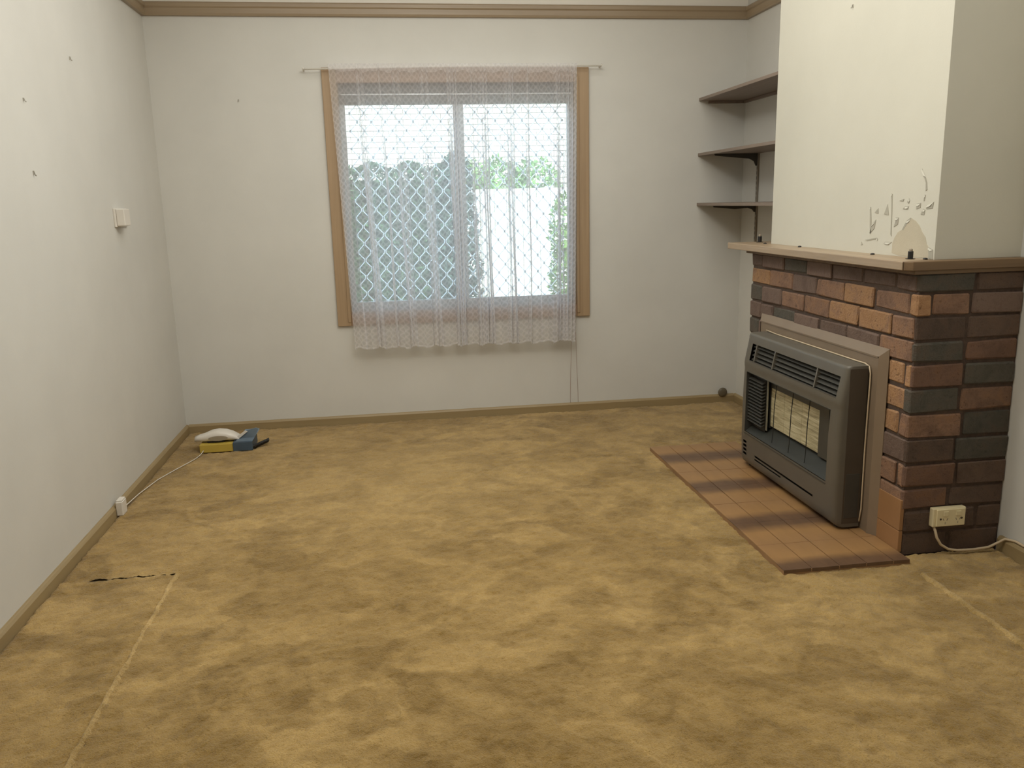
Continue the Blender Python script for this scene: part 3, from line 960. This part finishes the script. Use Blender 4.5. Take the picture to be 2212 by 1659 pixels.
# radiant window recess
RB = 3.162
ra = MB()
ra.add([(3.081, -2.268, .517), (3.081, -1.45, .517), (RB, -1.45, .500), (RB, -2.20, .500)], [(0,1,2,3)])
ra.add([(3.081, -2.268, .208), (3.081, -2.268, .517), (RB, -2.20, .500), (RB, -2.20, .262)], [(0,1,2,3)])
ra.add([(3.081, -1.45, .208), (3.081, -1.45, .517), (RB, -1.45, .500), (RB, -1.45, .262)], [(0,1,2,3)])
ra.add([(RB, -2.20, .262), (RB, -1.45, .262), (RB, -1.45, .500), (RB, -2.20, .500)], [(0,1,2,3)])
rec = ra.build('radiant_recess', M['bronzedark'], heat)
MB().add([(3.083, -2.266, .209), (3.083, -1.452, .209), (RB, -1.452, .263), (RB, -2.199, .263)], [(0,1,2,3)]).build('reflector_shelf', M['steel'], rec)
for a, b in ((-1.612, -1.752), (-1.754, -1.925), (-1.927, -2.085)):
    MB().box(3.140, b, .272, RB-.001, a, .466).build('radiant_plaque', M['radiant'], rec, bevel=.002)
# black surround of the plaques and a bright upright strip
MB().box(3.136, -2.197, .264, RB-.0005, -2.090, .498).box(3.136, -2.09, .4665, RB-.0005, -1.455, .498).box(3.136, -1.61, .262, RB-.0005, -1.56, .4665).build('plaque_frame', M['bronzedark'], rec)
MB().box(3.118, -1.620, .250, 3.122, -1.606, .505).build('bright_strip', M['chrome'], rec)
# guard wires
for y in (-1.728, -1.897, -2.052):
    MB().tube([(3.110, y, .515), (3.102, y, .40), (3.100, y, .27), (3.094, y-.004, .222)], .0022, 6).build('guard_wire', M['heatblack'], rec)
# louvred left side of the window
for i in range(14):
    z = .268+i*.0165
    MB().prism([(3.090, z), (3.092, z-.002), (3.112, z+.008), (3.110, z+.010)], -1.612, -1.452, 1).build('side_louvre', M['bronzedark'], rec)
MB().box(3.116, -1.605, .240, 3.120, -1.452, .512).build('louvre_back', M['heatblack'], rec)
# slots at the foot
MB().box(3.100, -2.19, .075, 3.104, -1.405, .182).build('slot_backing', M['heatblack'], heat)
# trim line under the window
MB().box(3.0785, -2.268, .196, 3.0805, -1.450, .2015).build('trim_line', M['bronzedark'], heat)
for y in (-2.30, -1.45):
    for x in (3.125, 3.175):
        MB().lathe([(.012, .0205), (.012, .031)], (x, y, 0), 2, 12).build('foot', M['heatblack'], heat)
MB().box(3.118, HY0-.0006, .046, 3.194, HY0+.001, .698).build('shaded_side_panel', M['shadedside'], heat, label='near side panel, its shade put into the colour')  # thin sheet over the casing side, coloured darker to stand for shade
# access hatch on the near side
MB().box(3.125, HY0-.0018, .07, 3.185, HY0+.001, .26).build('side_hatch', M['bronzedark'], heat, bevel=.001)

cpts = [(-1.408,.716),(-1.52,.7125),(-1.633,.7125),(-1.899,.7125),(-2.133,.7125),(-2.26,.7125),(-2.315,.7135),(-2.345,.706),(-2.356,.680),(-2.357,.64),(-2.354,.525),(-2.352,.371),(-2.353,.208),(-2.354,.11),(-2.345,.055),(-2.318,.026)]
MB().tube([(3.1965, y, z) for y, z in cpts], .0032, 8).build('cord', M['cream_cable'], heat, smooth=True, label='thin beige cord draped over the top and near side')

# ------------------------------------------------------------------ power point and cable on the brick side
po = thing('power_point', 'cream double power point on the shaded brick side of the fireplace', 'socket', (3.41, FY0, .15))
MB().box(3.343, FY0-.026, .1145, 3.480, FY0-.0005, .190).build('mounting_block', M['plastic'], po, bevel=.004)
MB().box(3.356, FY0-.031, .1185, 3.474, FY0-.025, .186).build('face_plate', M['plastic'], po, bevel=.002)
plate = bpy.data.objects['face_plate']
for x in (3.392, 3.445):
    MB().box(x-.010, FY0-.0345, .160, x+.010, FY0-.0305, .178).build('switch', M['plastic'], plate, bevel=.001)
    sl = MB()
    for dx, ang in ((-.008, .5), (.008, -.5)):
        c, s_ = math.cos(ang), math.sin(ang)
        px_, pz_ = x+dx, .146
        q = [(px_+a*c-b*s_, pz_+a*s_+b*c) for a, b in ((-.0015,-.005),(.0015,-.005),(.0015,.005),(-.0015,.005))]
        sl.prism(q, FY0-.0314, FY0-.0305, 1)
    sl.box(x-.0013, FY0-.0314, .127, x+.0013, FY0-.0305, .136)
    sl.build('socket_slots', M['greyplastic'], plate)
for x in (3.372, 3.460):
    MB().lathe([(.0042, -.0002), (.0042, .0008)], (x, FY0-.0317, .148), 1, 12).build('screw', M['stem'], plate)
tag(MB().tube([(3.356, -2.592, .117), (3.358, -2.604, .100), (3.362, -2.61, .075), (3.380, -2.612, .045), (3.412, -2.614, .024), (3.45, -2.616, .016),
               (3.52, -2.618, .015), (3.58, -2.62, .020), (3.610, -2.63, .040), (3.628, -2.645, .060), (3.643, -2.68, .0635), (3.643, -2.80, .062), (3.643, -3.4, .0615)], .0052, 8).build('power_cable', M['cream_cable'], smooth=True),
    'cream power cable looping down from the power point along the carpet edge', 'cable')

# ------------------------------------------------------------------ shelves in the alcove
def shelf(z, label, under):
    t = thing('shelf', label, 'shelf', (3.49, -.57, z), 'brown shelves in the alcove')
    MB().box(3.338, -1.135, z-.018, W-.001, -.001, z).build('board', M['shelf'], t, bevel=.0015)
    return t
s1 = shelf(2.000, 'highest brown alcove shelf, held on wall battens without a bracket', None)
MB().box(3.40, -.018, 1.966, W-.001, -.001, 1.9815).build('batten', M['shelf'], s1, bevel=.001)
MB().box(W-.018, -1.13, 1.966, W-.001, -.02, 1.9815).build('batten', M['shelf'], s1, bevel=.001)
s2 = shelf(1.660, 'middle brown alcove shelf on a dark curved bracket', None)
s3 = shelf(1.346, 'lowest brown alcove shelf on a dark bracket nearest the mantel', None)
def bracket(z, label, dep):
    b = thing('shelf_bracket', label, 'bracket', (3.63, -.24, z-.018), 'alcove shelf brackets')
    zt_ = z-.0183
    pr = [(3.637, zt_), (3.637, zt_-dep), (3.628, zt_-dep), (3.615, zt_-dep*.62), (3.585, zt_-dep*.42), (3.50, zt_-.024), (3.36, zt_-.010), (3.355, zt_)]
    MB().prism(pr, -.244, -.236, 1).build('arm', M['bracket'], b)
    MB().box(3.357, -.250, zt_-.0025, 3.637, -.230, zt_).build('flange', M['bracket'], b)
bracket(1.660, 'dark curved metal bracket under the middle alcove shelf', .075)
bracket(1.346, 'dark slim metal bracket under the lowest alcove shelf', .045)
up = thing('shelf_upright', 'pale slotted metal upright on the alcove wall holding the brackets', 'upright', (W-.006, -.24, 1.09))
MB().box(W-.012, -.249, 1.06, W-.0005, -.231, 1.640).build('channel', M['upright'], up, bevel=.001)
sl = MB()
for i in range(18): sl.box(W-.0124, -.2425, 1.08+i*.031, W-.0118, -.2375, 1.098+i*.031)
sl.build('slots', M['dark'], up, kind='stuff')

# ------------------------------------------------------------------ small things on the mantel
MT = 1.1365
def stub(x, y, s, label):
    t = thing('rubber_stub', label, 'plug', (x, y, MT), 'dark stubs on the mantel')
    MB().lathe([(.016*s, MT), (.017*s, MT+.002), (.008*s, MT+.0035), (.008*s, MT+.004)], (x, y, 0), 2, 18).build('washer', M['dark'], t)
    MB().lathe([(.0092*s, MT+.003), (.0092*s, MT+.026*s), (.008*s, MT+.028*s)], (x, y, 0), 2, 16).build('sleeve', M['dark'], t)
    MB().lathe([(.0066*s, MT+.027*s), (.0066*s, MT+.034*s), (.004*s, MT+.037*s)], (x, y, 0), 2, 14).build('tip', M['greyplastic'], t, label='pale grey tip')
stub(3.252, -2.475, 1.05, 'black stub with a pale tip at the near corner of the mantel')
stub(3.31, -1.04, 1.15, 'black stub with a pale tip at the far end of the mantel')
for (x, y, lab) in ((3.265, -1.205, 'small dark screw cap at the far corner of the plaster on the mantel'),
                    (3.276, -1.56, 'small dark screw cap on the mantel left of the flaking paint'),
                    (3.272, -2.19, 'small dark screw cap on the mantel just left of the near black stub'),
                    (3.286, -2.515, 'small dark screw cap on the mantel just right of the near black stub')):
    tag(MB().lathe([(.0085, MT), (.0085, MT+.003), (.006, MT+.0055), (.002, MT+.0065)], (x, y, 0), 2, 16).build('screw_cap', M['dark'], smooth=True), lab, 'cap', 'screw caps on the mantel')

# ------------------------------------------------------------------ wall fittings
sw = thing('switch_box', 'small white box with a side plate on the left wall near the corner', 'switch', (0, -.88, 1.35))
MB().box(.0, -.955, 1.305, .010, -.765, 1.395).build('base_plate', M['whiteplastic'], sw, bevel=.002)
MB().box(.010, -.945, 1.310, .050, -.855, 1.392).build('housing', M['whiteplastic'], sw, bevel=.004)
jk = thing('phone_jack', 'small white phone jack on the skirting board of the left wall', 'jack', (.018, -1.46, .03))
MB().box(.0185, -1.498, .004, .048, -1.432, .071).build('body', M['whiteplastic'], jk, bevel=.004)
MB().box(.020, -1.494, .070, .046, -1.436, .078).build('cap', M['whiteplastic'], jk, bevel=.003)
def hook(p, n, label, sc=1.0):
    sc *= .72
    p = Vector(p); n = Vector(n)
    t = thing('picture_hook', label, 'hook', p, 'little wall hooks')
    pts = [p+n*.001+Vector((0,0,.010*sc)), p+n*.004+Vector((0,0,.010*sc)), p+n*.0055+Vector((0,0,.002*sc)), p+n*.007+Vector((0,0,-.008*sc)), p+n*.009+Vector((0,0,-.010*sc)), p+n*.0105+Vector((0,0,-.005*sc))]
    MB().tube(pts, .0018*sc, 8).build('bent_wire', M['hookm'], t, smooth=True)
    sdir = Vector((n.y, n.x, 0))
    q = p+n*.0015
    a = .0045*sc; b = .011*sc
    m = MB()
    c8 = [q+sdir*sx_*a+Vector((0,0,sz_*b))+n*d for d in (-.0014, .0014) for sx_, sz_ in ((-1,-.4),(1,-.4),(1,1),(-1,1))]
    m.add(c8, [(0,1,2,3),(4,5,6,7),(0,1,5,4),(1,2,6,5),(2,3,7,6),(3,0,4,7)])
    m.build('back_plate', M['hookm'], t)
hook((0, -1.293, 2.033), (1,0,0), 'tiny wall hook on the left wall, highest of its three', 1.2)
hook((0, -1.856, 1.797), (1,0,0), 'tiny wall hook on the left wall, middle height and nearest the left frame edge', 1.0)
hook((0, -1.857, 1.529), (1,0,0), 'tiny wall hook on the left wall, lowest of its three', 1.3)
hook((.494, 0, 2.004), (0,-1,0), 'tiny wall hook on the back wall left of the window', 1.0)
hook((BX, -1.879, 2.144), (-1,0,0), 'tiny wall hook high on the chimney breast', 1.0)
ds = thing('door_stop', 'round dark knob above the skirting at the right end of the back wall', 'stop', (3.547, 0, .066))
MB().lathe([(.022, -.0005), (.022, -.012), (.031, -.016), (.032, -.022), (.028, -.028), (.014, -.031)], (3.547, 0, .068), 1, 22).build('cap', M['knob'], ds, smooth=True)

# ------------------------------------------------------------------ telephone on its carton
CT = .004
box = thing('carton', 'small yellow and blue carton lying on the carpet by the left wall', 'carton', (.33, -.42, CT))
MB().box(.185, -.515, CT, .372, -.32, CT+.046).build('yellow_sleeve', M['yellow'], box, bevel=.002)
MB().box(.372, -.520, CT, .482, -.33, CT+.052).build('blue_end', M['blue'], box, bevel=.002)
MB().prism([(.374, CT+.05), (.482, CT+.05), (.515, CT+.112), (.500, CT+.118), (.445, CT+.105)], -.46, -.452, 1).build('open_flap', M['bluelight'], box)
MB().add([(.384, -.50, CT+.0525), (.482, -.50, CT+.0525), (.505, -.35, CT+.085), (.42, -.35, CT+.085)], [(0,1,2,3)]).build('inner_flap', M['bluelight'], box)
MB().prism([(.388, CT+.072), (.404, CT+.064), (.452, CT+.100), (.438, CT+.106)], -.47, -.462, 1).build('paper_tab', M['whiteplastic'], box)
ph = thing('telephone', 'white corded telephone resting on the yellow and blue carton', 'telephone', (.28, -.43, CT+.046))
# arched body lofted along x
prof = [(.150, .028, .004, .030), (.172, .036, .026, .036), (.205, .044, .044, .045), (.245, .060, .056, .05), (.285, .066, .058, .05), (.325, .060, .054, .05), (.36, .046, .046, .048), (.392, .026, .036, .042), (.402, .014, .022, .036)]
m = MB(); vs = []; fs = []; nn = 14
for (x, top, h, hw) in prof:
    zb = CT+.056
    for q in range(nn):
        a = 2*math.pi*q/nn
        ca, sa = math.cos(a), math.sin(a)
        yy = -.435+hw*math.copysign(abs(ca)**.7, ca)
        zz_ = zb+top*.5+top*.5*math.copysign(abs(sa)**.7, sa)
        vs.append((x, yy, zz_-.004))
for i in range(len(prof)-1):
    for q in range(nn): fs.append((i*nn+q, i*nn+(q+1) % nn, (i+1)*nn+(q+1) % nn, (i+1)*nn+q))
fs.append(tuple(range(nn-1, -1, -1))); fs.append(tuple(range((len(prof)-1)*nn, len(prof)*nn)))
m.add(vs, fs); m.build('handset', M['whiteplastic'], ph, smooth=True)
pn = [(.232 + .055*(1+math.cos(a))*1.0, CT+.074+.014*math.sin(a)) for a in np.linspace(0, 2*math.pi, 20, endpoint=False)]
MB().prism(pn, -.4885, -.47, 1).build('grip_panel', M['greyplastic'], ph)
MB().box(.222, -.475, CT+.0462, .318, -.36, CT+.056).build('base', M['dark'], ph, bevel=.002)
# coiled black cord
pts = []
for i in range(150):
    t = i/149
    a = t*2*math.pi*14
    bx_, by_, bz_ = .476+.085*t, -.500+.075*t+.02*math.sin(t*3), .016+.018*t*t
    pts.append((bx_+.004*math.sin(a), by_+.011*math.cos(a), bz_+.011*math.sin(a)))
MB().tube(pts, .0042, 6).build('coiled_cord', M['dark'], ph, smooth=True, label='short black coiled cord')
MB().tube([(.206, -.517, .018), (.200, -.535, .010), (.195, -.57, .006), (.185, -.63, .006), (.165, -.70, .007), (.12, -.82, .006), (.07, -.98, .007), (.035, -1.2, .008), (.030, -1.42, .02)], .0024, 6).build('line_cord', M['whiteplastic'], ph, smooth=True, label='thin white line cord running over the carpet')
